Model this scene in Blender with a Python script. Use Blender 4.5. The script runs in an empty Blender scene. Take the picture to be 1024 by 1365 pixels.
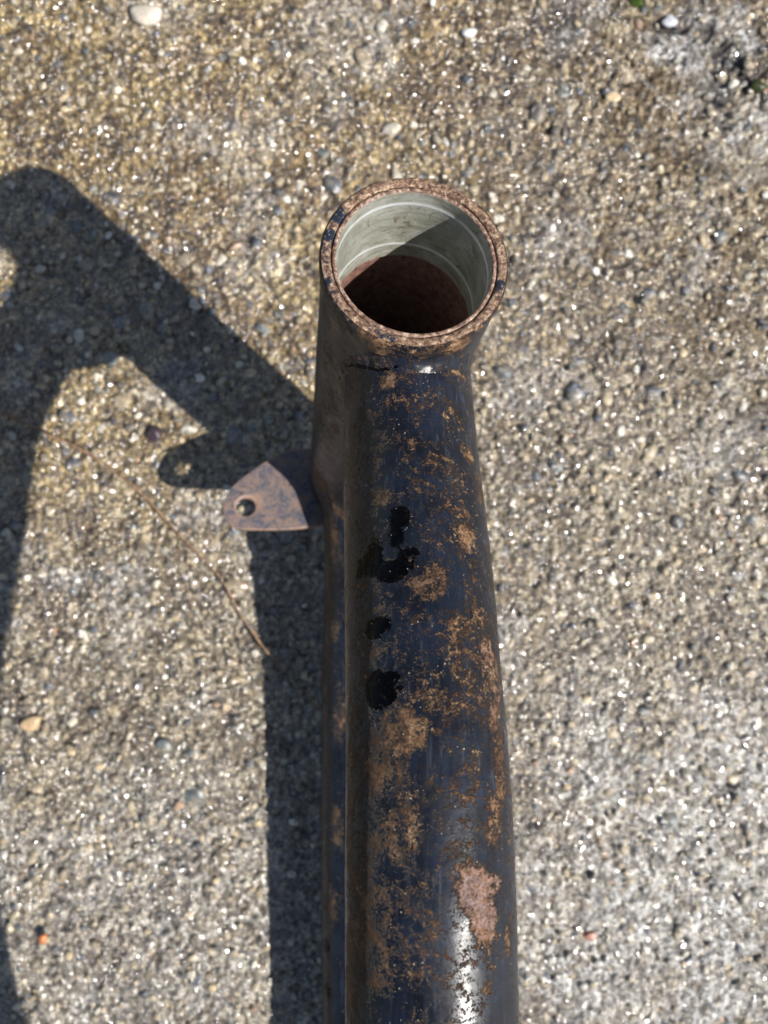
import bpy, math
import numpy as np
from mathutils import Vector

# ------------------------------------------------------------------ camera, sky, sun
# The ground is z = 0; lengths below are written in millimetres and scaled by MM.
MM = 0.001
CAM_H = 346.0
FPX = 1130.0                      # focal length in photo pixels (photo 1024 x 1365)
scene = bpy.context.scene
cam_d = bpy.data.cameras.new("camera")
cam = bpy.data.objects.new("camera", cam_d)
scene.collection.objects.link(cam)
cam.location = (0, 0, CAM_H * MM)
cam.rotation_euler = (0, 0, 0)
cam_d.sensor_fit = 'VERTICAL'
cam_d.sensor_height = 36.0
cam_d.lens = FPX / 1365.0 * 36.0
cam_d.clip_start = 0.005
cam_d.clip_end = 100.0
cam_d.dof.use_dof = True
cam_d.dof.focus_distance = 0.160
cam_d.dof.aperture_fstop = 24.0
cam_d.dof.aperture_blades = 0
scene.camera = cam

SUN_TO = Vector((0.849, -0.42, 1.0)).normalized()     # towards the sun
elev = math.asin(SUN_TO.z)
azim = math.atan2(SUN_TO.x, SUN_TO.y)                  # clockwise from +Y
world = bpy.data.worlds.new("World")
scene.world = world
world.use_nodes = True
wn = world.node_tree.nodes; wl = world.node_tree.links
sky = wn.new("ShaderNodeTexSky")
sky.sky_type = 'NISHITA'
sky.sun_disc = False
sky.sun_elevation = elev
sky.sun_rotation = azim
sky.air_density = 1.0; sky.dust_density = 0.6; sky.ozone_density = 1.0
wn["Background"].inputs[1].default_value = 0.058
hs = wn.new("ShaderNodeHueSaturation"); hs.inputs["Saturation"].default_value = 0.85
wl.new(sky.outputs[0], hs.inputs["Color"]); wl.new(hs.outputs[0], wn["Background"].inputs[0])

sun_d = bpy.data.lights.new("sun", 'SUN')
sun_d.energy = 5.0
sun_d.angle = math.radians(0.53)
sun_d.color = (1.0, 0.95, 0.88)
sun = bpy.data.objects.new("sun", sun_d)
sun.rotation_euler = SUN_TO.to_track_quat('Z', 'Y').to_euler()
scene.collection.objects.link(sun)

scene.view_settings.view_transform = 'Standard'
scene.view_settings.look = 'None'
scene.view_settings.gamma = 1.0
scene.view_settings.exposure = 0.55
scene.cycles.max_bounces = 6
scene.cycles.use_denoising = True

rng = np.random.default_rng(11)

# ------------------------------------------------------------------ helpers
def h3(i, j, k, seed):
    n = (i * 374761393 + j * 668265263 + k * 2147483647 + seed * 974711) & 0xFFFFFFFF
    n = ((n ^ (n >> 13)) * 1274126177) & 0xFFFFFFFF
    n = ((n ^ (n >> 16)) * 2246822519) & 0xFFFFFFFF
    return ((n ^ (n >> 15)) & 0xFFFFFF) / float(0xFFFFFF)

def vnoise(P, size, seed=0):
    """value noise, 0..1, P (...,3) in mm, feature size in mm"""
    Q = P / size
    I = np.floor(Q).astype(np.int64); F = Q - I
    F = F * F * (3 - 2 * F)
    out = 0
    for a in (0, 1):
        for b in (0, 1):
            for c in (0, 1):
                w = ((F[..., 0] if a else 1 - F[..., 0]) * (F[..., 1] if b else 1 - F[..., 1])
                     * (F[..., 2] if c else 1 - F[..., 2]))
                out = out + w * h3(I[..., 0] + a, I[..., 1] + b, I[..., 2] + c, seed)
    return out

def fbm(P, size, octv=4, seed=0, gain=0.5):
    v = 0; amp = 1; tot = 0
    for o in range(octv):
        v = v + amp * vnoise(P + 17.3 * o, size / 2 ** o, seed + o); tot += amp; amp *= gain
    return v / tot

def sstep(a, b, x):
    t = np.clip((x - a) / (b - a), 0, 1)
    return t * t * (3 - 2 * t)

def at(u, v, z):
    """world point (mm) at height z seen at photo pixel (u, v) - used to take positions off the photo"""
    d = CAM_H - z
    return np.array([(u - 512) / FPX * d, (682.5 - v) / FPX * d, z])

def mesh_obj(name, V, F, mat, parent=None, attrs=None, smooth=True, cols=None):
    V = np.asarray(V, float).reshape(-1, 3) * MM
    F = np.asarray(F, np.int32)
    me = bpy.data.meshes.new(name)
    n = F.shape[1]
    me.vertices.add(len(V)); me.vertices.foreach_set("co", V.astype(np.float32).ravel())
    me.loops.add(F.size); me.loops.foreach_set("vertex_index", F.ravel())
    me.polygons.add(len(F))
    me.polygons.foreach_set("loop_start", np.arange(0, F.size, n, dtype=np.int32))
    me.polygons.foreach_set("use_smooth", np.full(len(F), smooth))
    me.update(calc_edges=True)
    for k, a in (attrs or {}).items():
        at_ = me.attributes.new(k, 'FLOAT', 'POINT')
        at_.data.foreach_set("value", np.asarray(a, np.float32).ravel())
    if cols is not None:
        ca = me.attributes.new("tint", 'FLOAT_COLOR', 'POINT')
        ca.data.foreach_set("color", np.asarray(cols, np.float32).ravel())
    me.materials.append(mat)
    o = bpy.data.objects.new(name, me)
    scene.collection.objects.link(o)
    if parent is not None:
        o.parent = parent
        if parent.type == 'EMPTY':
            o.location = -parent.location
        # children of meshes whose origin is the same need no offset
    return o

def grid_faces(m, n, wrap=True, flip=False):
    i = np.arange(m - 1)[:, None]; j = np.arange(n if wrap else n - 1)[None, :]
    j2 = (j + 1) % n
    a = i * n + j; b = i * n + j2; c = (i + 1) * n + j2; d = (i + 1) * n + j
    f = np.stack([a, b, c, d], -1).reshape(-1, 4)
    return f[:, ::-1] if flip else f

def vertex_normals(G, wrap=True):
    """normals of a (m,n,3) grid"""
    ds = np.gradient(G, axis=0)
    if wrap:
        dt = np.roll(G, -1, 1) - np.roll(G, 1, 1)
    else:
        dt = np.gradient(G, axis=1)
    N = np.cross(dt, ds)
    return N / (np.linalg.norm(N, axis=-1, keepdims=True) + 1e-9)

# ------------------------------------------------------------------ node helpers
class NT:
    def __init__(self, name):
        self.m = bpy.data.materials.new(name); self.m.use_nodes = True
        self.t = self.m.node_tree; self.n = self.t.nodes; self.l = self.t.links
        self.b = self.n["Principled BSDF"]
        self.co = self.n.new("ShaderNodeTexCoord").outputs["Object"]
    def put(self, sock, v):
        if hasattr(v, "is_output") or isinstance(v, bpy.types.NodeSocket): self.l.new(v, sock)
        elif isinstance(v, (tuple, list)) and len(v) == 3: sock.default_value = (*v, 1) if len(sock.default_value) == 4 else v
        else: sock.default_value = v
    def noise(self, size_mm, detail=4, rough=0.55, dist=0.0, off=0.0, out="Fac"):
        n = self.n.new("ShaderNodeTexNoise")
        n.inputs["Scale"].default_value = 1000.0 / size_mm
        n.inputs["Detail"].default_value = detail; n.inputs["Roughness"].default_value = rough
        n.inputs["Distortion"].default_value = dist
        if off:
            mp = self.n.new("ShaderNodeMapping"); mp.inputs["Location"].default_value = (off, off * 1.7, off * .6)
            self.l.new(self.co, mp.inputs[0]); self.l.new(mp.outputs[0], n.inputs["Vector"])
        else: self.l.new(self.co, n.inputs["Vector"])
        return n.outputs[out]
    def voro(self, size_mm, feature='F1', out="Distance", rnd=1.0):
        n = self.n.new("ShaderNodeTexVoronoi"); n.feature = feature
        n.inputs["Scale"].default_value = 1000.0 / size_mm
        n.inputs["Randomness"].default_value = rnd
        self.l.new(self.co, n.inputs["Vector"]); return n.outputs[out]
    def math(self, op, a, b=0.0, c=0.0, clamp=False):
        n = self.n.new("ShaderNodeMath"); n.operation = op; n.use_clamp = clamp
        self.put(n.inputs[0], a); self.put(n.inputs[1], b); self.put(n.inputs[2], c); return n.outputs[0]
    def ss(self, x, a, b, lo=0.0, hi=1.0):
        n = self.n.new("ShaderNodeMapRange"); n.interpolation_type = 'SMOOTHSTEP'
        self.put(n.inputs["Value"], x)
        n.inputs["From Min"].default_value = a; n.inputs["From Max"].default_value = b
        n.inputs["To Min"].default_value = lo; n.inputs["To Max"].default_value = hi
        return n.outputs["Result"]
    def mix(self, f, a, b, mode='MIX'):
        n = self.n.new("ShaderNodeMix"); n.data_type = 'RGBA'; n.blend_type = mode
        self.put(n.inputs[0], f); self.put(n.inputs[6], a); self.put(n.inputs[7], b); return n.outputs[2]
    def mixf(self, f, a, b):
        n = self.n.new("ShaderNodeMix"); n.data_type = 'FLOAT'
        self.put(n.inputs[0], f); self.put(n.inputs[2], a); self.put(n.inputs[3], b); return n.outputs[0]
    def ramp(self, x, stops):
        n = self.n.new("ShaderNodeValToRGB"); self.l.new(x, n.inputs[0])
        e = n.color_ramp.elements
        while len(e) < len(stops): e.new(0.5)
        for q, (p, c) in zip(e, stops): q.position = p; q.color = (*c, 1)
        return n.outputs[0]
    def attr(self, name, out="Fac"):
        n = self.n.new("ShaderNodeAttribute"); n.attribute_name = name; return n.outputs[out]
    def bump(self, h, dist_mm, strength=1.0, prev=None):
        n = self.n.new("ShaderNodeBump"); n.inputs["Strength"].default_value = strength
        n.inputs["Distance"].default_value = dist_mm * MM
        self.l.new(h, n.inputs["Height"])
        if prev is not None: self.l.new(prev, n.inputs["Normal"])
        return n.outputs[0]
    def done(self, col, rough, normal=None, spec=0.5, metal=0.0):
        self.put(self.b.inputs["Base Color"], col); self.put(self.b.inputs["Roughness"], rough)
        self.put(self.b.inputs["Specular IOR Level"], spec); self.put(self.b.inputs["Metallic"], metal)
        if normal is not None: self.l.new(normal, self.b.inputs["Normal"])
        return self.m

# ------------------------------------------------------------------ materials
def mat_paint():
    t = NT("weathered_black_paint")
    rust_a, wet_a, dirt_a = t.attr("rust"), t.attr("wet"), t.attr("dirt")
    n1 = t.noise(4.5, 10, 0.74, 0.3); n2 = t.noise(1.1, 8, 0.75, 0.2, off=.4); n3 = t.noise(0.5, 3, 0.6, off=.9)
    nn = t.math('ADD', t.math('MULTIPLY', n1, 0.62), t.math('MULTIPLY', n2, 0.62))
    d = t.math('ADD', t.math('MULTIPLY', t.math('SUBTRACT', nn, 0.62), 4.2), t.math('ADD', t.math('MULTIPLY', t.math('SUBTRACT', t.noise(.38, 4, .75, off=.23), .5), 1.9), t.math('MULTIPLY', rust_a, 1.0)))
    rust = t.ss(d, 0.41, 0.84)
    fringe = t.ss(d, 0.30, 0.52)
    # paint: navy-black, thin brown-grey film of dirt, faint lengthways scratches
    scr = t.n.new("ShaderNodeTexNoise"); scr.inputs["Scale"].default_value = 1.0; scr.inputs["Detail"].default_value = 4
    mp = t.n.new("ShaderNodeMapping"); mp.inputs["Scale"].default_value = (1400, 60, 600)
    t.l.new(t.co, mp.inputs[0]); t.l.new(mp.outputs[0], scr.inputs["Vector"])
    scratch = t.ss(scr.outputs[0], 0.60, 0.70)
    paint = t.mix(t.ss(t.noise(9, 5, .6, off=.2), .35, .7), (0.004, 0.005, 0.009), (0.010, 0.015, 0.029))
    paint = t.mix(t.ss(scr.outputs[0], .38, .60, 0, .26), paint, (0.020, 0.027, 0.046))
    paint = t.mix(t.math('MULTIPLY', scratch, .35), paint, (0.07, 0.08, 0.10))
    dirtm = t.math('MULTIPLY', t.ss(t.math('ADD', t.noise(2.6, 10, .78, .6, off=.6), t.math('MULTIPLY', t.math('SUBTRACT', dirt_a, .5), .28)), .53, .68), 0.6)
    paint = t.mix(dirtm, paint, (0.015, 0.013, 0.011))
    paint = t.mix(t.math('MULTIPLY', fringe, .5), paint, (0.026, 0.018, 0.014))
    rc = t.ramp(t.noise(2.6, 6, .7, .5, off=.3), [(0.30, (0.045, 0.025, 0.016)), (0.42, (0.115, 0.062, 0.036)), (0.54, (0.255, 0.150, 0.080)), (0.70, (0.46, 0.335, 0.21))])
    rc = t.mix(t.ss(n3, .45, .7, 0, .6), rc, (0.12, 0.05, 0.03))
    n4 = t.noise(3.4, 5, .65, .6, off=2.1)
    pinkf = t.math('MULTIPLY', t.attr("pink"), t.ss(t.math('ADD', d, t.math('MULTIPLY', n4, .8)), .95, 1.5))
    rc = t.mix(pinkf, rc, t.mix(t.ss(t.math('ADD', t.math('MULTIPLY', n2, .6), t.math('MULTIPLY', n3, .4)), .38, .62), t.mix(t.ss(n4, .45, .6), (0.075, 0.042, 0.040), (0.12, 0.055, 0.032)), t.mix(t.ss(n4, .42, .58), (0.27, 0.20, 0.19), (0.30, 0.17, 0.115))))
    rc = t.mix(t.attr("dark_rust"), rc, (0.10, 0.050, 0.026))  # marked rust takes a darker brown
    col = t.mix(rust, paint, rc)
    # small cream flecks
    vc = t.voro(1.7, 'F1', "Distance"); 
    fl = t.math('MULTIPLY', t.math('LESS_THAN', vc, 0.085), t.math('GREATER_THAN', t.noise(5, 2, off=.77), 0.53))
    vc2 = t.voro(0.8, 'F1', "Distance")
    fl2 = t.math('MULTIPLY', t.math('LESS_THAN', vc2, 0.11), t.math('GREATER_THAN', t.noise(7, 3, off=.27), 0.57))
    fl = t.math('MAXIMUM', fl, fl2)
    col = t.mix(t.math('MULTIPLY', fl, 0.8), col, (0.50, 0.44, 0.32))
    wn_ = t.math('ADD', wet_a, t.math('MULTIPLY', t.math('SUBTRACT', t.noise(1.7, 7, .72, .5, off=.15), .5), 2.4))
    wet = t.ss(wn_, 0.50, 0.56)
    col = t.mix(t.math('MULTIPLY', wet, t.ss(t.noise(1.3, 4, .6, off=1.9), .30, .52, .78, .98)), col, (0.0012, 0.0012, 0.0015))  # wet spots painted near black, standing in for a dark reflection in the water
    vc3 = t.voro(1.5, 'F1', "Distance"); col = t.mix(t.math('MULTIPLY', t.math('LESS_THAN', vc3, .07), wet), col, (.5, .48, .42))  # glints on the wet spots, painted as pale dots
    rgh = t.mixf(rust, t.mixf(dirtm, t.ss(t.noise(5, 4, off=.5), .3, .7, .26, .37), 0.45), 0.70)
    rgh = t.mixf(wet, rgh, 0.06)
    dry = t.math('SUBTRACT', 1.0, wet)
    h = t.math('ADD', t.math('MULTIPLY', n2, t.math('MULTIPLY', rust, 1.0)), t.math('MULTIPLY', n3, t.math('ADD', t.math('MULTIPLY', rust, .5), .05)))
    h = t.math('ADD', h, t.math('MULTIPLY', d, t.mixf(fringe, .02, .12)))
    h = t.math('ADD', h, t.math('MULTIPLY', t.noise(3.2, 3, .5, off=.66), .20))
    h = t.math('ADD', h, t.math('MULTIPLY', t.noise(.9, 2, .5, off=.86), .075))
    h = t.math('ADD', t.math('MULTIPLY', h, dry), t.math('MULTIPLY', wet, 0.5))
    nrm = t.bump(h, 0.28)
    return t.done(col, rgh, nrm, t.mixf(wet, t.mixf(rust, .34, .22), .10))

def mat_rim():
    t = NT("rusted_cut_steel")
    n1 = t.noise(4.5, 7, .7, .4); n2 = t.noise(1.0, 5, .7, off=.4)
    rc = t.ramp(n2, [(0.34, (0.030, 0.018, 0.015)), (0.45, (0.13, 0.075, 0.050)), (0.56, (0.29, 0.185, 0.12)), (0.68, (0.60, 0.48, 0.36))])
    pt = t.ss(t.math('ADD', t.math('MULTIPLY', n1, 1.2), t.attr("paint")), .92, 1.02)
    col = t.mix(pt, rc, (0.016, 0.021, 0.034))
    col = t.mix(t.ss(t.noise(.6, 2, off=.1), .62, .7, 0, .5), col, (0.52, 0.45, 0.38))
    nrm = t.bump(t.math('ADD', t.math('MULTIPLY', n2, t.math('SUBTRACT', 1.1, pt)), t.math('MULTIPLY', pt, .5)), 0.45)
    return t.done(col, t.mixf(pt, .62, .3), nrm, .35)

def mat_liner():
    t = NT("greased_grey_bearing_steel")
    g = t.attr("groove")
    n = t.noise(7, 6, .65, .8); n2 = t.noise(.8, 4, .6, off=.3)
    col = t.mix(t.ss(n, .35, .7), (0.35, 0.36, 0.30), (0.56, 0.57, 0.52))
    col = t.mix(t.ss(t.noise(3, 5, .7, 1., off=.8), .54, .7, 0, .6), col, (0.24, 0.18, 0.095))
    col = t.mix(t.ss(n2, .55, .75, 0, .35), col, (0.13, 0.10, 0.07))
    mp = t.n.new("ShaderNodeMapping"); mp.inputs["Scale"].default_value = (90, 320, 1500)
    sc_ = t.n.new("ShaderNodeTexNoise"); sc_.inputs["Scale"].default_value = 1.0; sc_.inputs["Detail"].default_value = 5
    t.l.new(t.co, mp.inputs[0]); t.l.new(mp.outputs[0], sc_.inputs["Vector"])
    col = t.mix(t.ss(sc_.outputs[0], .52, .66, 0, .45), col, (.17, .155, .11))
    col = t.mix(t.math('MULTIPLY', t.ss(t.noise(5, 7, .75, .8, off=3.1), .56, .66, 0, .75), t.math('SUBTRACT', 1.0, g)), col, (.16, .105, .055))
    col = t.mix(t.math('MULTIPLY', g, t.ss(t.noise(4, 4, .6, off=.5), .30, .45, .55, 1.)), col, (0.85, 0.88, 0.90))
    col = t.mix(t.attr("lip"), col, t.ramp(n2, [(.34, (.05, .028, .02)), (.5, (.20, .115, .08)), (.68, (.48, .37, .29))]))
    nrm = t.bump(t.math('ADD', n2, sc_.outputs[0]), 0.10)
    return t.done(col, t.mixf(t.attr("lip"), .36, .65), nrm, .5, t.mixf(t.attr("lip"), .4, 0.))

def mat_bore():
    t = NT("rust_inside_tube")
    n2 = t.noise(2.2, 7, .7, .3)
    col = t.ramp(n2, [(.3, (.06, .030, .024)), (.5, (.16, .085, .066)), (.72, (.27, .16, .13))])
    col = t.mix(t.ss(t.noise(1.5, 3, off=.4), .62, .68), col, (.05, .02, .018))
    return t.done(col, .75, t.bump(n2, .6), .3)

def mat_tab():
    t = NT("rusty_worn_tab_steel")
    n1 = t.noise(6, 8, .7, .5); n2 = t.noise(1.1, 5, .7, off=.4)
    col = t.mix(t.ss(n1, .40, .56), (0.075, 0.085, 0.115), (0.19, 0.140, 0.125))
    col = t.mix(t.ss(n2, .55, .66, 0, .85), col, (0.36, 0.22, 0.12))
    col = t.mix(t.ss(t.noise(.9, 3, off=.7), .58, .68, 0, .6), col, (0.05, 0.035, 0.028))
    col = t.mix(t.math('MULTIPLY', t.attr("edge"), t.ss(n2, .35, .6, .3, .9)), col, (.42, .26, .18))
    return t.done(col, t.ss(n1, .4, .6, .26, .50), t.bump(t.math('ADD', n2, n1), .22), .45)

def film_coat(t, weight):
    """water film: it levels out the grain below it, so its normal leans towards straight up"""
    geo = t.n.new("ShaderNodeNewGeometry")
    a = t.n.new("ShaderNodeVectorMath"); a.operation = 'MULTIPLY_ADD'
    t.l.new(geo.outputs["Normal"], a.inputs[0]); a.inputs[1].default_value = (.38,) * 3; a.inputs[2].default_value = (0, 0, .62)
    n_ = t.n.new("ShaderNodeVectorMath"); n_.operation = 'NORMALIZE'; t.l.new(a.outputs[0], n_.inputs[0])
    tc = t.n.new("ShaderNodeNewGeometry")
    nz = t.n.new("ShaderNodeTexNoise"); nz.inputs["Scale"].default_value = 1000 / 2.1; nz.inputs["Detail"].default_value = 1.0
    t.l.new(tc.outputs["Position"], nz.inputs["Vector"])
    b = t.n.new("ShaderNodeBump"); b.inputs["Strength"].default_value = 1; b.inputs["Distance"].default_value = 3.2 * MM
    t.l.new(nz.outputs[0], b.inputs["Height"]); t.l.new(n_.outputs[0], b.inputs["Normal"])
    t.l.new(b.outputs[0], t.b.inputs["Coat Normal"])
    t.put(t.b.inputs["Coat Weight"], weight)
    t.b.inputs["Coat Roughness"].default_value = .10
    t.b.inputs["Coat IOR"].default_value = 2.0

def mat_ground():
    t = NT("wet_weathered_concrete")
    # warped coordinates, so grains are not round cells
    wv = t.n.new("ShaderNodeTexNoise"); wv.inputs["Scale"].default_value = 1000 / 1.6; wv.inputs["Detail"].default_value = 3
    t.l.new(t.co, wv.inputs["Vector"])
    vm = t.n.new("ShaderNodeVectorMath"); vm.operation = 'MULTIPLY_ADD'
    t.l.new(wv.outputs["Color"], vm.inputs[0]); vm.inputs[1].default_value = (.0013,) * 3; t.l.new(t.co, vm.inputs[2])
    plain = t.co; warped = vm.outputs[0]
    mid = t.noise(9, 5, .62, .5); fine = t.noise(2.3, 7, .74, .3, off=.6)
    t.co = warped
    cell = t.voro(1.65, 'F1', "Color"); cd = t.voro(1.65, 'F1', "Distance")
    cell2 = t.voro(3.8, 'F1', "Color"); cd2 = t.voro(3.8, 'F1', "Distance")
    t.co = plain
    sx = t.n.new("ShaderNodeSeparateColor"); t.l.new(cell, sx.inputs[0])
    sx2 = t.n.new("ShaderNodeSeparateColor"); t.l.new(cell2, sx2.inputs[0])
    mort = t.ramp(fine, [(.36, (.018, .015, .010)), (.46, (.090, .070, .043)), (.54, (.25, .205, .13)), (.64, (.60, .54, .40))])
    grain = t.ramp(sx.outputs[0], [(0, (.035, .030, .024)), (.22, (.12, .095, .06)), (.45, (.26, .21, .13)), (.65, (.46, .40, .28)), (.85, (.70, .65, .52)), (1, (.80, .77, .70))])
    col = t.mix(t.ss(cd, .50, .28, 0, .75), mort, grain)
    g2 = t.ramp(sx2.outputs[1], [(0, (.035, .040, .050)), (.25, (.11, .095, .07)), (.5, (.30, .24, .15)), (.75, (.52, .44, .29)), (1, (.70, .66, .56))])
    has2 = t.math('MULTIPLY', t.math('GREATER_THAN', sx2.outputs[2], .60), t.ss(cd2, .42, .34))
    col = t.mix(t.math('MULTIPLY', has2, .75), col, g2)
    col = t.mix(t.ss(mid, .50, .66, 0, .55), col, t.mix(1.0, col, (.42, .35, .27), 'MULTIPLY'))
    stain = t.ss(t.noise(15, 10, .76, 1.0, off=2.4), .50, .59)
    col = t.mix(t.math('MULTIPLY', stain, .85), col, t.mix(1.0, col, (.36, .29, .22), 'MULTIPLY'))
    fleck = t.ss(t.noise(8, 9, .78, .6, off=4.4), .58, .66)
    col = t.mix(t.math('MULTIPLY', fleck, .6), col, (.62, .57, .45))
    clump = t.ss(t.noise(5.5, 6, .68, .5, off=1.3), .44, .56)
    col = t.mix(t.math('MULTIPLY', clump, .62), col, t.mix(1.0, col, (.34, .28, .20), 'MULTIPLY'))
    col = t.mix(t.math('MULTIPLY', t.attr("damp"), .8), col, t.mix(1.0, col, (.50, .42, .36), 'MULTIPLY'))
    yel = t.ss(t.attr("algae"), 0, 1)
    col = t.mix(t.math('MULTIPLY', yel, .75), col, t.mix(1.0, col, (1.20, 1.02, .56), 'MULTIPLY'))
    pale = t.attr("pale")
    col = t.mix(t.math('MULTIPLY', t.math('MULTIPLY', pale, t.ss(clump, 0, 1, 1.0, .25)), t.ss(fine, .40, .56, .05, .85)), col, (.61, .63, .645))  # pale lime, its tint cooled to paint in reflected sky
    col = t.mix(t.attr("pit"), col, (.035, .028, .028))
    rgh = t.ss(t.noise(5, 4, .6, off=.35), .35, .65, .35, .6)
    h = t.math('ADD', t.math('MULTIPLY', fine, 1.3), t.math('MULTIPLY', t.math('SUBTRACT', .5, cd), .7))
    h = t.math('ADD', h, t.math('MULTIPLY', has2, .35))
    nrm = t.bump(h, .55)
    film_coat(t, t.ss(t.math('ADD', t.noise(14, 3, .6, off=.9), t.math('MULTIPLY', t.attr("wetness"), .34)), .46, .60, .2, 1.0))
    return t.done(col, rgh, nrm, .4)

def mat_stone():
    t = NT("wet_aggregate_stone")
    tint = t.attr("tint", "Color")
    n = t.noise(1.6, 5, .65, .3)
    col = t.mix(1.0, tint, t.ramp(n, [(.3, (.5, .48, .45)), (.55, (1., 1., 1.)), (.75, (1.35, 1.32, 1.25))]), 'MULTIPLY')
    col = t.mix(t.ss(t.noise(3., 6, .7, off=.4), .54, .66, 0, .75), col, (.21, .17, .11))
    film_coat(t, .9)
    return t.done(col, t.ss(n, .35, .65, .3, .55), t.bump(t.noise(1.0, 5, .7, off=.2), .35), .5)

def mat_plain(name, c1, c2, size=1.5, rough=.6, b=.2, spec=.4):
    t = NT(name)
    n = t.noise(size, 5, .65, .3)
    return t.done(t.mix(t.ss(n, .38, .62), c1, c2), rough, t.bump(n, b), spec)

M_PAINT, M_RIM, M_LINER, M_BORE, M_TAB = mat_paint(), mat_rim(), mat_liner(), mat_bore(), mat_tab()
M_GROUND, M_STONE = mat_ground(), mat_stone()

# ------------------------------------------------------------------ the ground: one sheet, dense under the lens
def axis_coords(lo, hi, step, far):
    core = np.arange(lo, hi + step / 2, step)
    out = []; d = step; x = hi
    while x < far:
        d *= 1.18; x += d; out.append(x)
    left = []; d = step; x = lo
    while x > -far:
        d *= 1.18; x -= d; left.append(x)
    return np.concatenate([left[::-1], core, out])
xs = axis_coords(-180, 180, 0.66, 4000)
ys = axis_coords(-232, 232, 0.66, 4000)
GX, GY = np.meshgrid(xs, ys)
GP = np.stack([GX, GY, np.zeros_like(GX)], -1)

def blob2(cx, cy, rx, ry, P, soft=.6, seed=3, nz=.7, size=9):
    rx, ry, size = rx * 1.24, ry * 1.24, size * 1.24
    d = np.sqrt(((P[..., 0] - cx) / rx) ** 2 + ((P[..., 1] - cy) / ry) ** 2)
    d = d + (fbm(P, size, 4, seed) - .5) * 2 * nz
    return 1 - sstep(1 - soft, 1 + soft * .4, d)

def ground_masks(P):
    x, y = P[..., 0], P[..., 1]
    pale = np.zeros(x.shape)
    # pale lime patches: broken corner at the top right, lower left, and the worn lower right with sky sheen painted in
    a = at(935, 60, 0); pale = np.maximum(pale, .95 * blob2(a[0], a[1], 24, 17, P, seed=5))
    a = at(1010, 160, 0); pale = np.maximum(pale, .75 * blob2(a[0], a[1], 16, 20, P, seed=6))
    a = at(900, 1200, 0); pale = np.maximum(pale, .80 * blob2(a[0], a[1], 62, 72, P, seed=7, soft=.9, size=22))
    a = at(240, 1180, 0); pale = np.maximum(pale, .40 * blob2(a[0], a[1], 60, 62, P, seed=8, soft=.9, size=18))
    a = at(200, 20, 0); pale = np.maximum(pale, .4 * blob2(a[0], a[1], 14, 9, P, seed=9))
    pale = np.maximum(pale, .40 * sstep(.56, .70, fbm(P, 26, 4, 21)))
    pit = np.zeros(x.shape)
    for (u, v, rx, ry, s) in ((975, 75, 8, 9, 1), (950, 125, 6, 7, .9), (1000, 105, 7, 8, .9), (905, 30, 7, 4, .9), (945, 40, 5, 4, .8), (968, 160, 4, 5, .7),
                              (740, 30, 9, 12, .35), (330, 330, 4, 5, .3), (960, 1060, 9, 6, .5), (705, 1100, 4, 3, .75), (785, 1165, 2.2, 2.2, .9),
                              (265, 400, 8, 5, .3), (245, 330, 3, 2, .7), (30, 1330, 7, 6, .25)):
        a = at(u, v, 0); pit = np.maximum(pit, s * blob2(a[0], a[1], rx, ry, P, soft=.7, seed=31 + int(u) % 7, size=5, nz=1.0))
    algae = np.clip(sstep(-70, 90, y) * sstep(90, -60, x) * 1.2 + .35 * sstep(-10, 100, y), 0, 1) * (.5 + .9 * fbm(P, 30, 3, 41))
    return np.clip(pale, 0, 1), np.clip(pit, 0, 1), np.clip(algae, 0, 1)

def ground_h(P):
    far = sstep(300, 170, np.maximum(np.abs(P[..., 0]), np.abs(P[..., 1])))
    h = (fbm(P, 36, 3, 51) - .5) * 2.4 + (fbm(P, 6.0, 3, 61) - .5) * 2.6 + (vnoise(P, 1.9, 71) - .5) * 1.8
    # crumb pits
    pk = fbm(P, 3.2, 2, 81); h = h - .9 * sstep(.60, .78, pk)
    return h * (.15 + .85 * far)

PALE, PIT, ALG = ground_masks(GP)
DAMP = np.clip(.9 * blob2(-80, 110, 26, 40, GP, soft=.9, seed=91, size=18) + .85 * blob2(50, 175, 95, 50, GP, soft=.9, seed=92, size=24)
               + .7 * blob2(95, 85, 55, 50, GP, soft=.9, seed=93, size=24) + .5 * sstep(.5, .66, fbm(GP, 34, 4, 94)), 0, 1)
WETN = np.clip(.9 - sstep(-40, 190, GX) * sstep(-60, 120, GY) * .9 - .25 * sstep(60, 200, GY), 0, 1)
GZ = ground_h(GP) - PIT * 3.2 + PALE * .4
GP[..., 2] = GZ - .4
ground = mesh_obj("ground", GP, grid_faces(len(ys), len(xs), wrap=False), M_GROUND,
                  attrs={"pale": PALE, "pit": PIT, "algae": ALG, "wetness": WETN, "damp": DAMP})
ground["kind"] = "structure"
ground["label"] = "wet weathered concrete slab with exposed aggregate"

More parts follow.
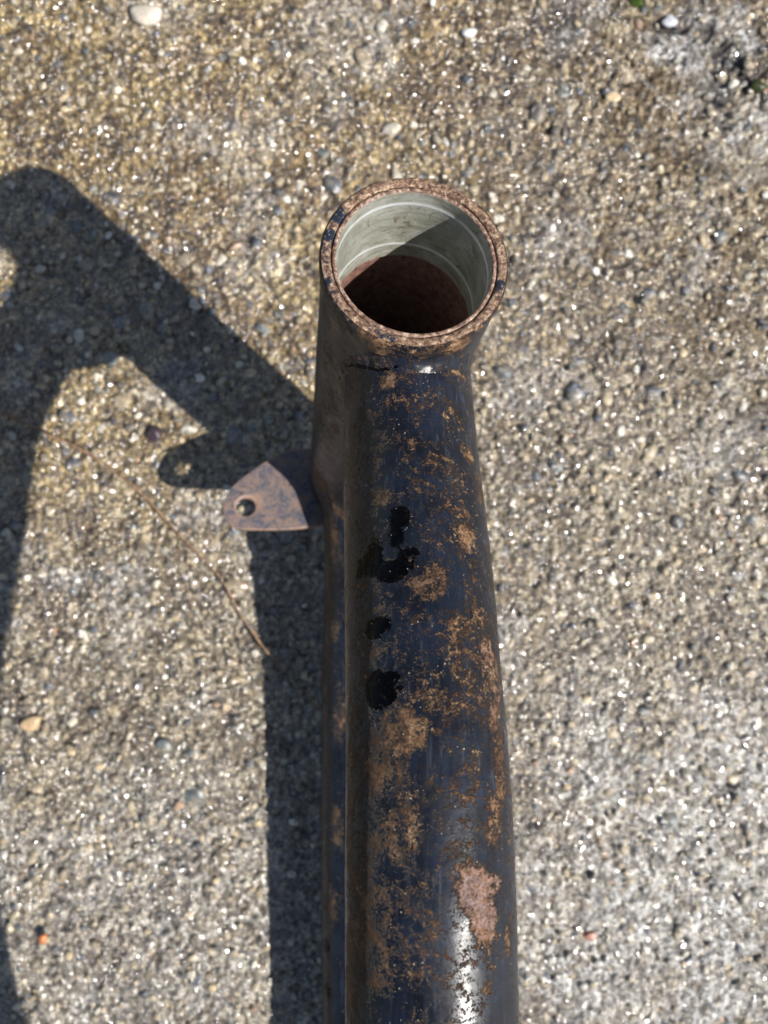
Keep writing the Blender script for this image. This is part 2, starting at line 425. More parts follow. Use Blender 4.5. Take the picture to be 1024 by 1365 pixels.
# ------------------------------------------------------------------ stones set in the concrete
def icosphere(sub):
    p = (1 + 5 ** .5) / 2
    V = [(-1, p, 0), (1, p, 0), (-1, -p, 0), (1, -p, 0), (0, -1, p), (0, 1, p), (0, -1, -p), (0, 1, -p), (p, 0, -1), (p, 0, 1), (-p, 0, -1), (-p, 0, 1)]
    F = [(0, 11, 5), (0, 5, 1), (0, 1, 7), (0, 7, 10), (0, 10, 11), (1, 5, 9), (5, 11, 4), (11, 10, 2), (10, 7, 6), (7, 1, 8), (3, 9, 4), (3, 4, 2), (3, 2, 6), (3, 6, 8), (3, 8, 9), (4, 9, 5), (2, 4, 11), (6, 2, 10), (8, 6, 7), (9, 8, 1)]
    V = [np.array(v, float) / np.linalg.norm(v) for v in V]
    for _ in range(sub):
        c = {}; NF = []
        def mid(a, b):
            k = (min(a, b), max(a, b))
            if k not in c:
                m = V[a] + V[b]; V.append(m / np.linalg.norm(m)); c[k] = len(V) - 1
            return c[k]
        for a, b, d in F:
            ab, bd, da = mid(a, b), mid(b, d), mid(d, a)
            NF += [(a, ab, da), (b, bd, ab), (d, da, bd), (ab, bd, da)]
        F = NF
    return np.array(V), np.array(F)
ICO1, ICO1F = icosphere(1); ICO2, ICO2F = icosphere(2)

def rock(V, seed, rough=.35):
    r = 1 + (vnoise(V + 40 + seed * 3.1, .9, seed) - .5) * 2 * rough + (vnoise(V + 80, .45, seed + 9) - .5) * rough * .6
    W = V * r[:, None]
    g = np.random.default_rng(seed)
    for _ in range(4):                                   # a few flat facets
        n = g.normal(size=3); n /= np.linalg.norm(n)
        d = W @ n; c = .62 + .2 * g.random()
        W = W - np.maximum(d - c, 0)[:, None] * n * .85
    return W

PAL = np.array([(.30, .24, .15), (.38, .32, .21), (.22, .18, .115), (.15, .13, .095), (.50, .46, .37), (.46, .36, .22), (.085, .09, .10), (.055, .065, .08), (.66, .63, .56), (.34, .21, .13), (.24, .23, .20)])
PW = np.array([.19, .18, .15, .11, .09, .08, .06, .04, .035, .02, .045]); PW /= PW.sum()

def rotz(a):
    c, s = np.cos(a), np.sin(a); z = np.zeros_like(a); o = np.ones_like(a)
    return np.stack([c, -s, z, s, c, z, z, z, o], -1).reshape(-1, 3, 3)

def scatter(n, rmin, rmax, seed):
    g = np.random.default_rng(seed)
    P = np.stack([g.uniform(-176, 176, n), g.uniform(-226, 226, n), np.zeros(n)], -1)
    r = rmin + (rmax - rmin) * g.random(n) ** 2.2
    return g, P, r

N_SMALL = 9500
g, P, R = scatter(N_SMALL, .65, 2.1, 5)
Z = ground_h(P)
bases = [rock(ICO1, 100 + k) for k in range(12)]
bi = g.integers(0, 12, N_SMALL)
B = np.stack(bases)[bi]                                    # n,42,3
S = np.stack([R * g.uniform(.8, 1.3, N_SMALL), R * g.uniform(.7, 1.1, N_SMALL), R * g.uniform(.45, .75, N_SMALL)], -1)
VV = np.einsum('nij,nvj->nvi', rotz(g.uniform(0, 6.28, N_SMALL)), B * S[:, None, :])
VV += (P + np.stack([0 * Z, 0 * Z, Z - .45 + R * g.uniform(-.18, .22, N_SMALL)], -1))[:, None, :]
FF = (ICO1F[None] + (np.arange(N_SMALL) * len(ICO1))[:, None, None]).reshape(-1, 3)
C = PAL[g.choice(len(PAL), N_SMALL, p=PW)] * g.uniform(.75, 1.25, (N_SMALL, 1))
C = np.concatenate([C, np.ones((N_SMALL, 1))], -1)
st = mesh_obj("small_stones", VV, FF, M_STONE, ground, cols=np.repeat(C, len(ICO1), 0))
st["kind"] = "stuff"

# the larger stones are parts of the slab one by one; they share a dozen meshes
big_meshes = []
PALB = [(.085, .095, .115), (.055, .062, .078), (.20, .165, .11), (.42, .34, .22), (.14, .125, .10), (.56, .52, .44), (.32, .26, .17), (.11, .13, .13)]
for k in range(16):
    W = rock(ICO1, 300 + k, .28)
    c = np.tile(np.array([*PALB[k % 8], 1.]), (len(W), 1))
    o = mesh_obj("stone", W, ICO1F, M_STONE, ground, cols=c)
    big_meshes.append(o)
g, P, R = scatter(280, 1.9, 4.6, 8)
P[:, 0] *= .9; P[:, 1] *= .93
Z = ground_h(P)
PB = [.16, .12, .15, .13, .14, .07, .15, .08]
for k in range(280):
    c = int(g.choice(8, p=PB)) + 8 * int(g.integers(0, 2))
    if k < 16: o = big_meshes[k]
    else:
        o = big_meshes[c].copy(); scene.collection.objects.link(o)
    r = float(R[k])
    o.location = Vector((P[k, 0], P[k, 1], Z[k] - .5 - r * .12)) * MM
    o.rotation_euler = (g.uniform(-.2, .2), g.uniform(-.2, .2), g.uniform(0, 6.28))
    o.scale = (r * g.uniform(.9, 1.3), r * g.uniform(.7, 1.0), r * g.uniform(.4, .55))

# ------------------------------------------------------------------ the bicycle frame
H0 = np.array([6.15, 49.7, 179.0])                       # centre of the head tube's upper rim
AX = np.array([-.103, -.253, -1.0]); AX /= np.linalg.norm(AX)   # down along the head tube
E1 = np.cross(AX, [0, 1, 0]); E1 /= np.linalg.norm(E1)
if E1[0] < 0: E1 = -E1
E2 = np.cross(AX, E1)
if E2[1] < 0: E2 = -E2
HR, HL = 18.4, 150.0

frame = bpy.data.objects.new("bicycle_frame", None)
frame.empty_display_size = .02
frame.location = Vector((H0 + AX * HL).tolist()) * MM
scene.collection.objects.link(frame)
frame["label"] = "rusty black steel bicycle frame, head tube end up, lying on wet concrete"
frame["category"] = "bicycle frame"

def project(P):
    d = CAM_H - P[..., 2]
    return 512 + P[..., 0] / d * FPX, 682.5 - P[..., 1] / d * FPX

class Skin:
    """per-vertex marks on a (m,n) surface grid; a mark sits at the surface point nearest a photo pixel"""
    def __init__(self, G, N, s, a):
        self.G, self.s, self.a = G, s, a                 # s, a: surface coordinates in mm (m,n)
        self.per = None
        u, v = project(G); cam = np.array([0, 0, CAM_H]) - G
        front = (N * cam).sum(-1) > 0
        self.u = np.where(front, u, 1e6); self.v = v
        self.ch = {k: np.zeros(G.shape[:2]) for k in ("rust", "wet", "dirt", "pink", "dark_rust")}
    def mark(self, ch, u, v, ra, rs, k=1.0, soft=.5, round_a=0):
        i = np.argmin((self.u - u) ** 2 + (self.v - v) ** 2)
        da = self.a - self.a.flat[i]
        if self.per is not None: da = (da + self.per / 2) % self.per - self.per / 2
        d = np.sqrt((da / ra) ** 2 + ((self.s - self.s.flat[i]) / rs) ** 2)
        self.ch[ch] = np.maximum(self.ch[ch], k * (1 - sstep(1 - soft, 1 + soft, d)))

def spline(K, n):
    """smooth curve through key points K (k,c), n samples"""
    K = np.asarray(K, float)
    t = np.concatenate([[0], np.cumsum(np.linalg.norm(np.diff(K[:, :3], axis=0), axis=1))])
    T = np.linspace(0, t[-1], n)
    m = np.gradient(K, t, axis=0)
    i = np.clip(np.searchsorted(t, T, side='right') - 1, 0, len(t) - 2)
    h = (t[i + 1] - t[i])[:, None]; x = ((T - t[i]) / (t[i + 1] - t[i]))[:, None]
    return ((2 * x ** 3 - 3 * x ** 2 + 1) * K[i] + (x ** 3 - 2 * x ** 2 + x) * h * m[i]
            + (-2 * x ** 3 + 3 * x ** 2) * K[i + 1] + (x ** 3 - x ** 2) * h * m[i + 1]), T

def sweep(C, T, n, side=np.array([1., 0, 0])):
    """C (m,4): centre + radius. theta 0 = +X side, pi/2 = up"""
    c, r = C[:, :3], C[:, 3]
    tg = np.gradient(c, axis=0); tg /= np.linalg.norm(tg, axis=1)[:, None]
    e1 = side - tg * (tg @ side)[:, None]; e1 /= np.linalg.norm(e1, axis=1)[:, None]
    e2 = np.cross(e1, tg); e2 *= np.sign(e2[:, 2:3] + 1e-9)
    th = np.linspace(0, 2 * math.pi, n, endpoint=False)
    N = e1[:, None] * np.cos(th)[None, :, None] + e2[:, None] * np.sin(th)[None, :, None]
    G = c[:, None] + N * r[:, None, None]
    return G, N, tg, th

def head_rad(P):
    q = P - H0; t = q @ AX
    return np.linalg.norm(q - t[..., None] * AX, axis=-1), t

def cope(G, tg, R):
    """trim a tube's end to the head tube's wall: slide vertices inside radius R out along the tube"""
    rad, t = head_rad(G)
    D = np.broadcast_to(tg[:, None], G.shape)
    q = G - H0
    qp = q - (q @ AX)[..., None] * AX; dp = D - (D @ AX)[..., None] * AX
    A = (dp ** 2).sum(-1); B_ = 2 * (qp * dp).sum(-1); C_ = (qp ** 2).sum(-1) - R * R
    k = (-B_ + np.sqrt(np.maximum(B_ * B_ - 4 * A * C_, 0))) / (2 * A)
    ins = rad < R
    return G + np.where(ins, k, 0)[..., None] * D

def fillet(name, G, N, tg, R, f_head, f_tube, mat, seed, attrs):
    """smooth weld between the head tube (radius R) and a swept tube G"""
    m, n = G.shape[:2]
    rad, _ = head_rad(G)
    out = rad > R
    i0 = np.argmax(out, axis=0)
    idx = np.arange(n)
    # crossing point
    a = G[np.maximum(i0 - 1, 0), idx]; b = G[i0, idx]
    ra = head_rad(a)[0]; rb = head_rad(b)[0]
    w = np.clip((R - ra) / (rb - ra + 1e-9), 0, 1)[:, None]
    X = a + (b - a) * w
    Nn = N[i0, idx]; Tn = tg[i0]
    q = X - H0; t = q @ AX; rn = q - t[:, None] * AX; rn /= np.linalg.norm(rn, axis=1)[:, None]
    ring = np.stack([X, np.zeros_like(X)])[0]
    wob = 1 + .25 * (vnoise(X, 5, seed) - .5)
    along = Nn - rn * (Nn * rn).sum(1)[:, None]; along /= np.linalg.norm(along, axis=1)[:, None]
    Ph = X + along * (f_head * wob)[:, None]
    qh = Ph - H0; th_ = qh @ AX; rh = qh - th_[:, None] * AX
    Ph = H0 + th_[:, None] * AX + rh / np.linalg.norm(rh, axis=1)[:, None] * (R - .25)
    Pt = X + Tn * (f_tube * wob)[:, None] - Nn * .25
    Xc = X + .15 * (rn + Nn)
    k = np.linspace(0, 1, 15)[:, None, None]
    Q = (1 - k) ** 2 * Ph[None] + 2 * k * (1 - k) * Xc[None] + k ** 2 * Pt[None]
    rip = .025 * np.sin(idx / n * 2 * math.pi * 26)[None, :] * np.sin(np.linspace(0, math.pi, 15))[:, None]
    nn = (rn + Nn); nn /= np.linalg.norm(nn, axis=1)[:, None]
    Q = Q + nn[None] * (rip + (fbm(Q, 2.4, 3, seed) - .5) * 1.1 * np.sin(np.linspace(0, math.pi, 15))[:, None])[..., None]
    at_ = {k_: np.full(Q.shape[:2], v_) for k_, v_ in attrs.items()}
    return Q, at_

# --- head tube: lathe profile (radius, depth along axis)
def lathe(prof, n, noise_amp=0, seed=0, size=4):
    prof = np.asarray(prof, float)
    th = np.linspace(0, 2 * math.pi, n, endpoint=False)
    N = E1 * np.cos(th)[:, None] + E2 * np.sin(th)[:, None]
    G = H0 + AX * prof[:, 1][:, None, None] + N[None] * prof[:, 0][:, None, None]
    return G, N, th

def densify(prof, step):
    out = [prof[0]]
    for a, b in zip(prof[:-1], prof[1:]):
        L = math.hypot(b[0] - a[0], b[1] - a[1]); k = max(1, int(L / step))
        for j in range(1, k + 1): out.append((a[0] + (b[0] - a[0]) * j / k, a[1] + (b[1] - a[1]) * j / k))
    return out
NH = 300
prof = densify([(HR, HL), (HR, 1.0), (HR - .12, .45), (HR - .45, .1)], .8)
FL = lambda t_: .5 * math.exp(-(t_ / 7.0) ** 2)          # the collar flares slightly at the mouth
prof = [(a + FL(b), b) for a, b in prof]
G, Nr, th = lathe(prof, NH)
Nf = np.broadcast_to(Nr[None], G.shape)
T_ = np.array(prof)[:, 1][:, None] * np.ones(NH); A_ = HR * th[None] * np.ones((len(prof), 1))
sk = Skin(G, Nf, T_, A_); sk.per = HR * 2 * math.pi
topz = 1 - sstep(2, 9, T_)
sk.ch["rust"] = .14 + .42 * topz * (fbm(G, 7, 3, 5)) * 1.4 + .10 * sstep(60, 120, T_)
sk.ch["dirt"] = .30 + .35 * sstep(-4, -12, (G - H0) @ np.array([1., 0, 0]))
for m_ in (("rust", 497, 458, 5, 4, .75), ("rust", 560, 468, 4, 3, .5), ("rust", 610, 462, 5, 3.5, .75), ("rust", 590, 480, 3, 3, .7), ("rust", 470, 430, 4, 4, .5),
           ("rust", 440, 560, 4, 20, .42), ("rust", 425, 640, 7, 9, .8), ("dark_rust", 425, 600, 14, 60, .7), ("rust", 436, 470, 3, 12, .35), ("rust", 648, 430, 4, 6, .4)):
    sk.mark(*m_)
disp = (fbm(G, 6, 3, 9) - .5) * .25 + (fbm(G, 2, 2, 19) - .5) * .16
G = G + Nf * disp[..., None]
head = mesh_obj("head_tube", G, grid_faces(len(prof), NH), M_PAINT, frame, attrs=sk.ch)

# cut upper edge of the head tube, with a nick at the near side
prof2 = densify([(HR + .05, .1), (HR - .35, 0), (16.95, .02), (16.62, .4), (16.6, 3), (16.6, 23.6)], .3)
G, Nr, th = lathe(prof2, 480)
r2 = np.array(prof2)[:, 0][:, None]; t2 = np.array(prof2)[:, 1][:, None]
nzr = (fbm(G, 2.2, 3, 33) - .5)
edge = sstep(16.6, HR - .3, r2) * (t2 < 1)
G = G + AX * ((nzr * .75 * (t2 < 1)) + .15 * (fbm(G, 9, 2, 12) - .5))[..., None]
nick = np.exp(-((th - math.radians(-78)) / .055) ** 2)[None] * (t2 < 1) * sstep(16.5, 17.5, r2)
G = G + AX * (nick * 1.1)[..., None]
pa = np.zeros(G.shape[:2])
for dg, w_, k_ in ((172, 17, .40), (198, 14, .33), (148, 9, .40), (-18, 7, .45), (-112, 12, .3), (-60, 8, .2), (222, 6, .3)):
    dd = (np.degrees(th) - dg + 180) % 360 - 180
    pa = np.maximum(pa, (k_ * (1 - sstep(.5, 1.3, np.abs(dd) / w_)))[None] * np.ones_like(pa))
rim = mesh_obj("tube_rim", G, grid_faces(len(prof2), 480), M_RIM, head, attrs={"paint": pa})

# inside wall of the head tube below the bearing seat, closed by the lower edge
prof3 = densify([(16.6, 23.4), (16.2, 24.9), (15.9, 27), (16.0, HL - 1), (16.4, HL + .1), (HR - .5, HL + .15), (HR, HL)], 1.2)
G, Nr, th = lathe(prof3, 160)
G = G + Nr[None] * ((fbm(G, 4, 3, 44) - .5) * .5)[..., None]
mesh_obj("bore_wall", G, grid_faces(len(prof3), 160), M_BORE, head)

# pressed-in bearing seat
prof4 = [(16.44, 2.0), (16.42, .50), (16.28, .32), (15.88, .26), (15.66, .38), (15.55, .75)]
for tt in np.arange(1.2, 24.4, .35):
    gr = max(math.exp(-((tt - 4.5) / .28) ** 2), math.exp(-((tt - 19.4) / .28) ** 2))
    prof4.append((15.55 - .16 * gr, tt))
prof4 += [(15.55, 24.5), (15.7, 24.7), (16.1, 24.8)]
pp = np.array(prof4)
G, Nr, th = lathe(prof4, 420)
G = G + AX * (((fbm(G, 2.0, 3, 61) - .5) * .30) * (pp[:, 1] < .6)[:, None])[..., None]
gro = np.maximum(np.exp(-((pp[:, 1] - 4.5) / .50) ** 2), np.exp(-((pp[:, 1] - 19.4) / .40) ** 2))[:, None] * np.ones(420)
lip = (1 - sstep(.5, 1.1, pp[:, 1]))[:, None] * np.ones(420)
low = sstep(23.5, 24.4, pp[:, 1])[:, None] * np.ones(420) * .8
mesh_obj("bearing_seat", G, grid_faces(len(prof4), 420), M_LINER, head, attrs={"groove": gro, "lip": np.maximum(lip, low)})

# --- top tube: (photo column, photo row, distance, diameter) read off the picture, then on below the frame
keys = []
for (c, v, d, dia) in ((539, 425, 197, 28.4), (543, 500, 189, 28.1), (547, 600, 183, 28.7), (553.5, 700, 172, 28.8), (559.5, 800, 163, 28.9),
                       (564, 900, 155.8, 28.6), (569, 1000, 151, 28.8), (573.5, 1180, 146, 29.3), (576, 1365, 142.8, 29.2)):
    z = CAM_H - d; p = at(c, v, z); keys.append((*p, dia / 2))
keys += [(8.5, -110, 208, 14.6), (9, -145, 215, 14.6), (9, -200, 219, 14.6), (9, -255, 216, 14.6), (9, -295, 204, 14.6), (9, -420, 150, 14.6)]
k0, k1 = np.array(keys[0]), np.array(keys[1])
C, T = spline(keys, 1150)
G, N, tg, th = sweep(C, T, 250)
# the tube is drawn deeper on its underside where it meets the head tube
G = G + np.array([0, -.25, -1.])[None, None] * (np.maximum(-np.sin(th), 0)[None] ** 1.3 * 15 * (1 - sstep(26, 60, T))[:, None])[..., None]
G = G + np.array([0, .1, 1.])[None, None] * (np.maximum(np.sin(th), 0)[None] * 3.6 * (1 - sstep(22, 64, T))[:, None])[..., None]  # upper side raised to close a lit gap in the cast shadow
A_ = np.ones((len(C), 1)) * 14 * th[None]; S_ = T[:, None] * np.ones(250)
sk = Skin(G, N, S_, A_); sk.per = 14 * 2 * math.pi
sk.ch["rust"] += .235 + .30 * (fbm(G, 16, 3, 3) - .5)
mk = sk.mark
for m_ in (
    # (channel, column, row, half-width mm, half-length mm, strength)
    ("rust", 518, 508, 3.0, 2.0, .66), ("rust", 560, 540, 6, 5, .26), ("rust", 625, 605, 2.6, 3.2, .62), ("rust", 604, 560, 4, 6, .36),
    ("rust", 585, 640, 6, 6, .42), ("rust", 508, 662, 2.2, 2.2, .62), ("rust", 500, 600, 3, 8, .40), ("rust", 540, 600, 3, 6, .32),
    ("rust", 620, 700, 4.5, 6, .58), ("rust", 622, 712, 2.2, 2.6, .9), ("rust", 640, 650, 4, 6, .45), ("rust", 575, 775, 4.0, 4.0, .60),
    ("rust", 478, 740, 1.8, 8, .45), ("rust", 482, 780, 2.5, 2.5, .55), ("rust", 600, 825, 2.2, 2.2, .58), ("rust", 640, 860, 6, 9, .56),
    ("rust", 655, 900, 4, 7, .72), ("rust", 618, 880, 5, 6, .50), ("rust", 635, 935, 5, 5, .50), ("rust", 568, 915, 2.5, 4, .58), ("rust", 536, 972, 4.2, 4.0, .84),
    ("rust", 560, 945, 3, 4, .45), ("rust", 585, 960, 2.5, 3, .45), ("rust", 490, 880, 2.5, 6, .44), ("rust", 468, 1000, 2.6, 9, .60), ("rust", 500, 1010, 4, 5, .58),
    ("rust", 664, 985, 2.8, 8, .78), ("rust", 668, 1035, 2.2, 6, .55), ("rust", 525, 1040, 4, 4, .50), ("rust", 505, 1085, 4.5, 5, .48), ("rust", 530, 1110, 4, 5, .60),
    ("rust", 466, 1100, 2.4, 12, .66), ("rust", 490, 1140, 4, 8, .62), ("rust", 660, 1090, 3.5, 4, .60), ("rust", 663, 1110, 2, 4, .55), ("rust", 478, 1220, 4.5, 9, .78),
    ("rust", 505, 1210, 3, 4, .42), ("rust", 468, 1300, 3.5, 10, .72), ("rust", 500, 1280, 3, 5, .52), ("rust", 548, 1260, 3, 2.5, .42), ("rust", 650, 1315, 1.3, 1.3, .68),
    ("rust", 638, 1186, 3.6, 4.0, 1.12, .55), ("rust", 645, 1222, 2.8, 5.0, 1.12, .55), ("rust", 655, 1180, 2.4, 2.0, .9, .5), ("pink", 640, 1205, 5.5, 8.5, .95), ("rust", 676, 1260, 1., 3, .8),
    ("pink", 655, 900, 4, 7, .6), ("pink", 518, 508, 4, 4, .5), ("pink", 575, 775, 5, 5, .4), ("dark_rust", 470, 1180, 6.5, 40, .75), ("dark_rust", 666, 1020, 3.0, 8, .6),
    ("dark_rust", 575, 775, 5, 5, .45), ("dirt", 480, 1180, 8, 40, .6), ("dirt", 500, 600, 7, 20, .4), ("dirt", 600, 600, 9, 25, .55), ("dirt", 640, 870, 7, 14, .8),
    ("dirt", 540, 960, 7, 8, .8), ("dirt", 550, 1080, 7, 9, .8), ("dirt", 640, 1080, 4, 6, .7), ("dirt", 475, 850, 4, 40, .3),
    ("wet", 506, 918, 3.4, 3.0, .95, .5), ("wet", 521, 905, 1.8, 1.3, .8, .5), ("wet", 503, 838, 2.9, 1.8, .9, .5), ("wet", 533, 692, 2.0, 2.8, .95, .5), ("wet", 528, 715, 1.5, 3.0, .85, .5), ("wet", 500, 742, 2.0, 4.0, .85, .6), ("wet", 488, 752, 1.2, 2.6, .8, .6),
    ("wet", 524, 760, 3.8, 2.3, .92, .5), ("wet", 545, 738, 2.2, 1.5, .72, .5), ("wet", 478, 762, 1.3, 3, .7, .5)):
    mk(*m_)
disp = (fbm(G, 9, 3, 13) - .5) * .16 + (fbm(G, 2.4, 2, 23) - .5) * .10 + .12 * sstep(.55, .8, sk.ch["wet"]) - .22 * sstep(.8, 1.1, sk.ch["rust"])
G = G + N * disp[..., None]
Gc = cope(G, tg, 17.2)
top = mesh_obj("top_tube", Gc, grid_faces(len(C), 250), M_PAINT, frame, attrs=sk.ch)
Q, at_ = fillet("weld", G, N, tg, HR, 4.0, 3.2, M_PAINT, 77, {"rust": .28, "wet": 0., "dirt": .4, "pink": .0, "dark_rust": .2})
uq, vq = project(Q)
at_["wet"] = .80 * sstep(455, 470, uq) * sstep(548, 520, uq) * sstep(5, 1, np.abs(vq - 490 - 3 * np.sin(uq * .09)))  # no water here: crevice shade painted as a dark line along the weld
mesh_obj("weld_bead", Q, grid_faces(15, 250), M_PAINT, top, attrs=at_)

# --- down tube, low along the ground
DR = 14.6
kd = []
for (u, v, z) in ((430, 660, 31), (432, 720, 40), (429, 900, 27), (428, 1100, 22.8), (430, 1365, 22.0)):
    p = at(u, v, z); kd.append((p[0] + DR, p[1], z, DR))
f0 = H0 + AX * (HL - 17)
kd = [(f0[0], f0[1] + 1, f0[2], DR), (f0[0] - .8, f0[1] - 8, 45, DR)] + kd[1:]
kd += [(kd[-1][0] + 1, -270, 20, DR), (kd[-1][0] + 2, -440, 17.0, DR)]
C, T = spline(kd, 700)
G, N, tg, th = sweep(C, T, 150)
sk = Skin(G, N, T[:, None] * np.ones(150), np.ones((len(C), 1)) * DR * th[None]); sk.per = DR * 2 * math.pi
sk.ch["rust"] += -.04 + .26 * (fbm(G, 14, 3, 53) - .5)
for m_ in (("rust", 440, 655, 6, 6, .8), ("pink", 440, 655, 6, 6, .5), ("rust", 440, 720, 5, 12, .5), ("rust", 434, 810, 3, 6, .6), ("rust", 447, 840, 3, 5, .5),
           ("rust", 450, 1100, 3, 9, .5), ("rust", 440, 1210, 4, 8, .5), ("rust", 452, 950, 3, 12, .42), ("rust", 432, 880, 3, 16, .45),
           ("dirt", 440, 760, 8, 30, 1), ("wet", 435, 1260, 3, 3, .8), ("wet", 436, 1320, 3, 3.5, .8)):
    sk.mark(*m_)
G = G + N * ((fbm(G, 6, 3, 63) - .5) * .4)[..., None]
Gc = cope(G, tg, 17.2)
down = mesh_obj("down_tube", Gc, grid_faces(len(C), 150), M_PAINT, frame, attrs=sk.ch)
Q, at_ = fillet("weld", G, N, tg, HR, 5, 6, M_PAINT, 78, {"rust": .5, "wet": 0, "dirt": .5, "pink": .3, "dark_rust": .4})
mesh_obj("weld_bead", Q, grid_faces(15, 150), M_PAINT, down, attrs=at_)

# --- pierced tab welded to the foot of the head tube, square to the head tube's axis
def plane_hit(u, v, P0, n):
    o = np.array([0, 0, CAM_H]); d = at(u, v, 0) - o
    return o + d * ((P0 - o) @ n) / (d @ n)
TP0 = at(297, 680, 40.5)
nt = -AX
outl_px = [(432, 600), (408, 596), (385, 600), (367, 607), (352, 616), (338, 626), (324, 636), (313, 645), (304, 656), (299, 667), (297, 678), (299, 689), (304, 698), (312, 703.5), (324, 705.5), (345, 706), (370, 706), (394, 705), (418, 702), (445, 697)]
outl = np.array([plane_hit(u, v, TP0, nt) for u, v in outl_px])
hc = plane_hit(327.5, 675.5, TP0, nt); hr_ = 3.5
import bmesh
def tab_mesh():
    TH = 2.3
    e1 = E1; e2 = np.cross(nt, e1)
    to2 = lambda p: np.array([(p - hc) @ e1, (p - hc) @ e2])
    O2 = [to2(p) for p in outl]
    # resample the outline evenly
    d = np.concatenate([[0], np.cumsum(np.linalg.norm(np.diff(O2 + [O2[0]], axis=0), axis=1))])
    K = np.array(O2 + [O2[0]]); L = np.linspace(0, d[-1], 97)[:-1]
    O2 = np.stack([np.interp(L, d, K[:, 0]), np.interp(L, d, K[:, 1])], -1)
    for _ in range(1): O2 = (np.roll(O2, 1, 0) + 2 * O2 + np.roll(O2, -1, 0)) / 4
    # hole points placed at the angle of each outline point
    ang = np.arctan2(O2[:, 1], O2[:, 0])
    Hh = np.stack([np.cos(ang), np.sin(ang)], -1) * hr_
    rings = []
    bev = .3
    def ring(P2, z): return hc + P2[:, :1] * e1 + P2[:, 1:] * e2 + nt * z
    nrm = (O2 - O2.mean(0)); nrm /= np.linalg.norm(nrm, axis=1)[:, None]
    edge = []
    rings.append(ring(Hh, -TH)); edge.append(.4)
    rings.append(ring(Hh, -.25)); edge.append(.5)
    rings.append(ring(Hh * 1.08, 0)); edge.append(1)
    for k in np.linspace(.12, .96, 14):
        P2 = Hh * 1.1 * (1 - k) + (O2 - nrm * bev) * k; rings.append(ring(P2, 0)); edge.append(0)
    rings.append(ring(O2 - nrm * bev, 0)); edge.append(.2)
    rings.append(ring(O2 - nrm * .07, -.12)); edge.append(1)
    rings.append(ring(O2, -.35)); edge.append(1)
    rings.append(ring(O2, -TH)); edge.append(.8)
    rings.append(ring(Hh, -TH)); edge.append(0)
    G = np.stack(rings)
    bend = (fbm(G, 10, 2, 91) - .5) * .5
    # the plate lifts a little towards the tube
    G = G + nt * bend[..., None]
    return G, np.array(edge)[:, None] * np.ones(G.shape[1])
G, ed = tab_mesh()
tab = mesh_obj("mounting_tab", G, grid_faces(len(G), G.shape[1]), M_TAB, frame, attrs={"edge": ed})
tab["label"] = "rusty pierced tab with a round hole"

# ------------------------------------------------------------------ dry stalk lying on the slab
M_TWIG = mat_plain("dry_brown_stalk", (.13, .075, .045), (.33, .21, .125), 2.0, .6, .25)
pts = [(-60, 520, 3), (0, 548, 2.6), (62, 577, 2.4), (130, 612, 2.2), (195, 665, 2.6), (242, 716, 3.0), (290, 766, 2.4), (325, 826, 2.6), (345, 855, 4.0), (372, 886, 4.5), (405, 922, 5.0), (436, 955, 5.0)]
kt = [(*at(u, v, z), .62 - .03 * i + (.22 if u == 345 else 0)) for i, (u, v, z) in enumerate(pts)]
C, T = spline(kt, 260)
nod = [np.exp(-((T - q) / 1.1) ** 2) for q in (22, 58, 83, 121, 140)]
C[:, 3] *= .92 + .38 * sum(nod)
C[:, 3] *= 1 + .24 * (vnoise(C[:, :3], 3, 5) - .5) * 2
C[:, :3] += (np.stack([vnoise(C[:, :3], 6, 15), vnoise(C[:, :3], 6, 16), vnoise(C[:, :3], 6, 17) * .3], -1) - .5) * .9
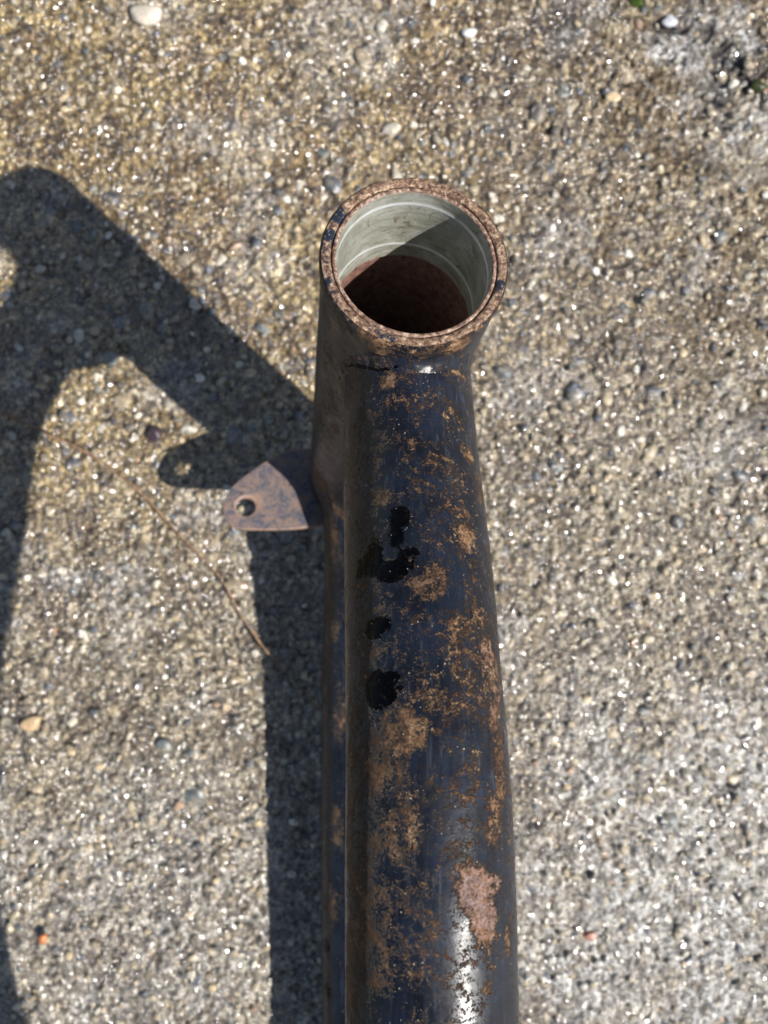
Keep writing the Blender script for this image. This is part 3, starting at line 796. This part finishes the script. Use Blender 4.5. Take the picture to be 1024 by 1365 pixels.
C = np.concatenate([C[:1] * [1, 1, 1, .05], C, C[-1:] * [1, 1, 1, .05]])
C[0, :3] -= (C[2, :3] - C[1, :3]) * .1; C[-1, :3] += (C[-2, :3] - C[-3, :3]) * .1
G, N, tg, th = sweep(C, T, 8)
tw = mesh_obj("stalk", G, grid_faces(len(C), 8), M_TWIG)
tw["label"] = "thin dry brown stalk curving across the concrete towards the down tube"
tw["category"] = "stalk"

# ------------------------------------------------------------------ loose pebbles that stand out
def pebble(u, v, r, c, label, seed, flat=.6, cat="pebble", name="pebble", turn=0.):
    p = at(u, v, 0); z = float(ground_h(p[None])[0])
    r = r * 1.2
    W = rock(ICO2, seed, .30) * np.array([r * 1.2, r * .9, r * flat])
    o = mesh_obj(name, W, ICO2F, mat_plain("pebble_" + name + str(seed), tuple(x * .75 for x in c), c, 1.2, .3, .15))
    o.location = Vector((p[0], p[1], z - .2 + r * flat * .45)) * MM
    o.rotation_euler = (0, 0, turn)
    o["label"] = label; o["category"] = cat
    return o
pebble(195, 22, 4.6, (.58, .52, .44), "pale cream pebble lying loose near the top left edge", 801, .5)
pebble(205, 578, 2.7, (.050, .035, .042), "dark purplish pebble in the sunlit patch between the shadows", 802, .6)
pebble(61, 1247, 1.9, (.46, .15, .045), "small orange stone chip at the lower left", 803, .8, "stone chip", "stone_chip", .9)
pebble(625, 44, 2.0, (.62, .64, .66), "small white pebble at the top centre of the slab", 804, .6)
pebble(893, 28, 2.2, (.50, .52, .56), "bluish white pebble beside the broken patch at the top right", 805, .6)
pebble(42, 962, 3.0, (.50, .36, .22), "tan pebble at the left edge above the bright glinting area", 806, .5)
pebble(818, 130, 2.2, (.56, .44, .28), "yellowish round pebble on the upper right concrete", 807, .6)
pebble(786, 1248, 2.0, (.50, .26, .20), "small pink stone in the pale lower right area", 808, .7)
pebble(1010, 115, 2.6, (.030, .040, .010), "small tuft of green moss in the broken top right corner", 809, .5, "moss", "moss_tuft")
pebble(848, 4, 2.2, (.05, .085, .012), "bright green moss speck at the top edge of the slab", 810, .6, "moss", "moss_tuft")
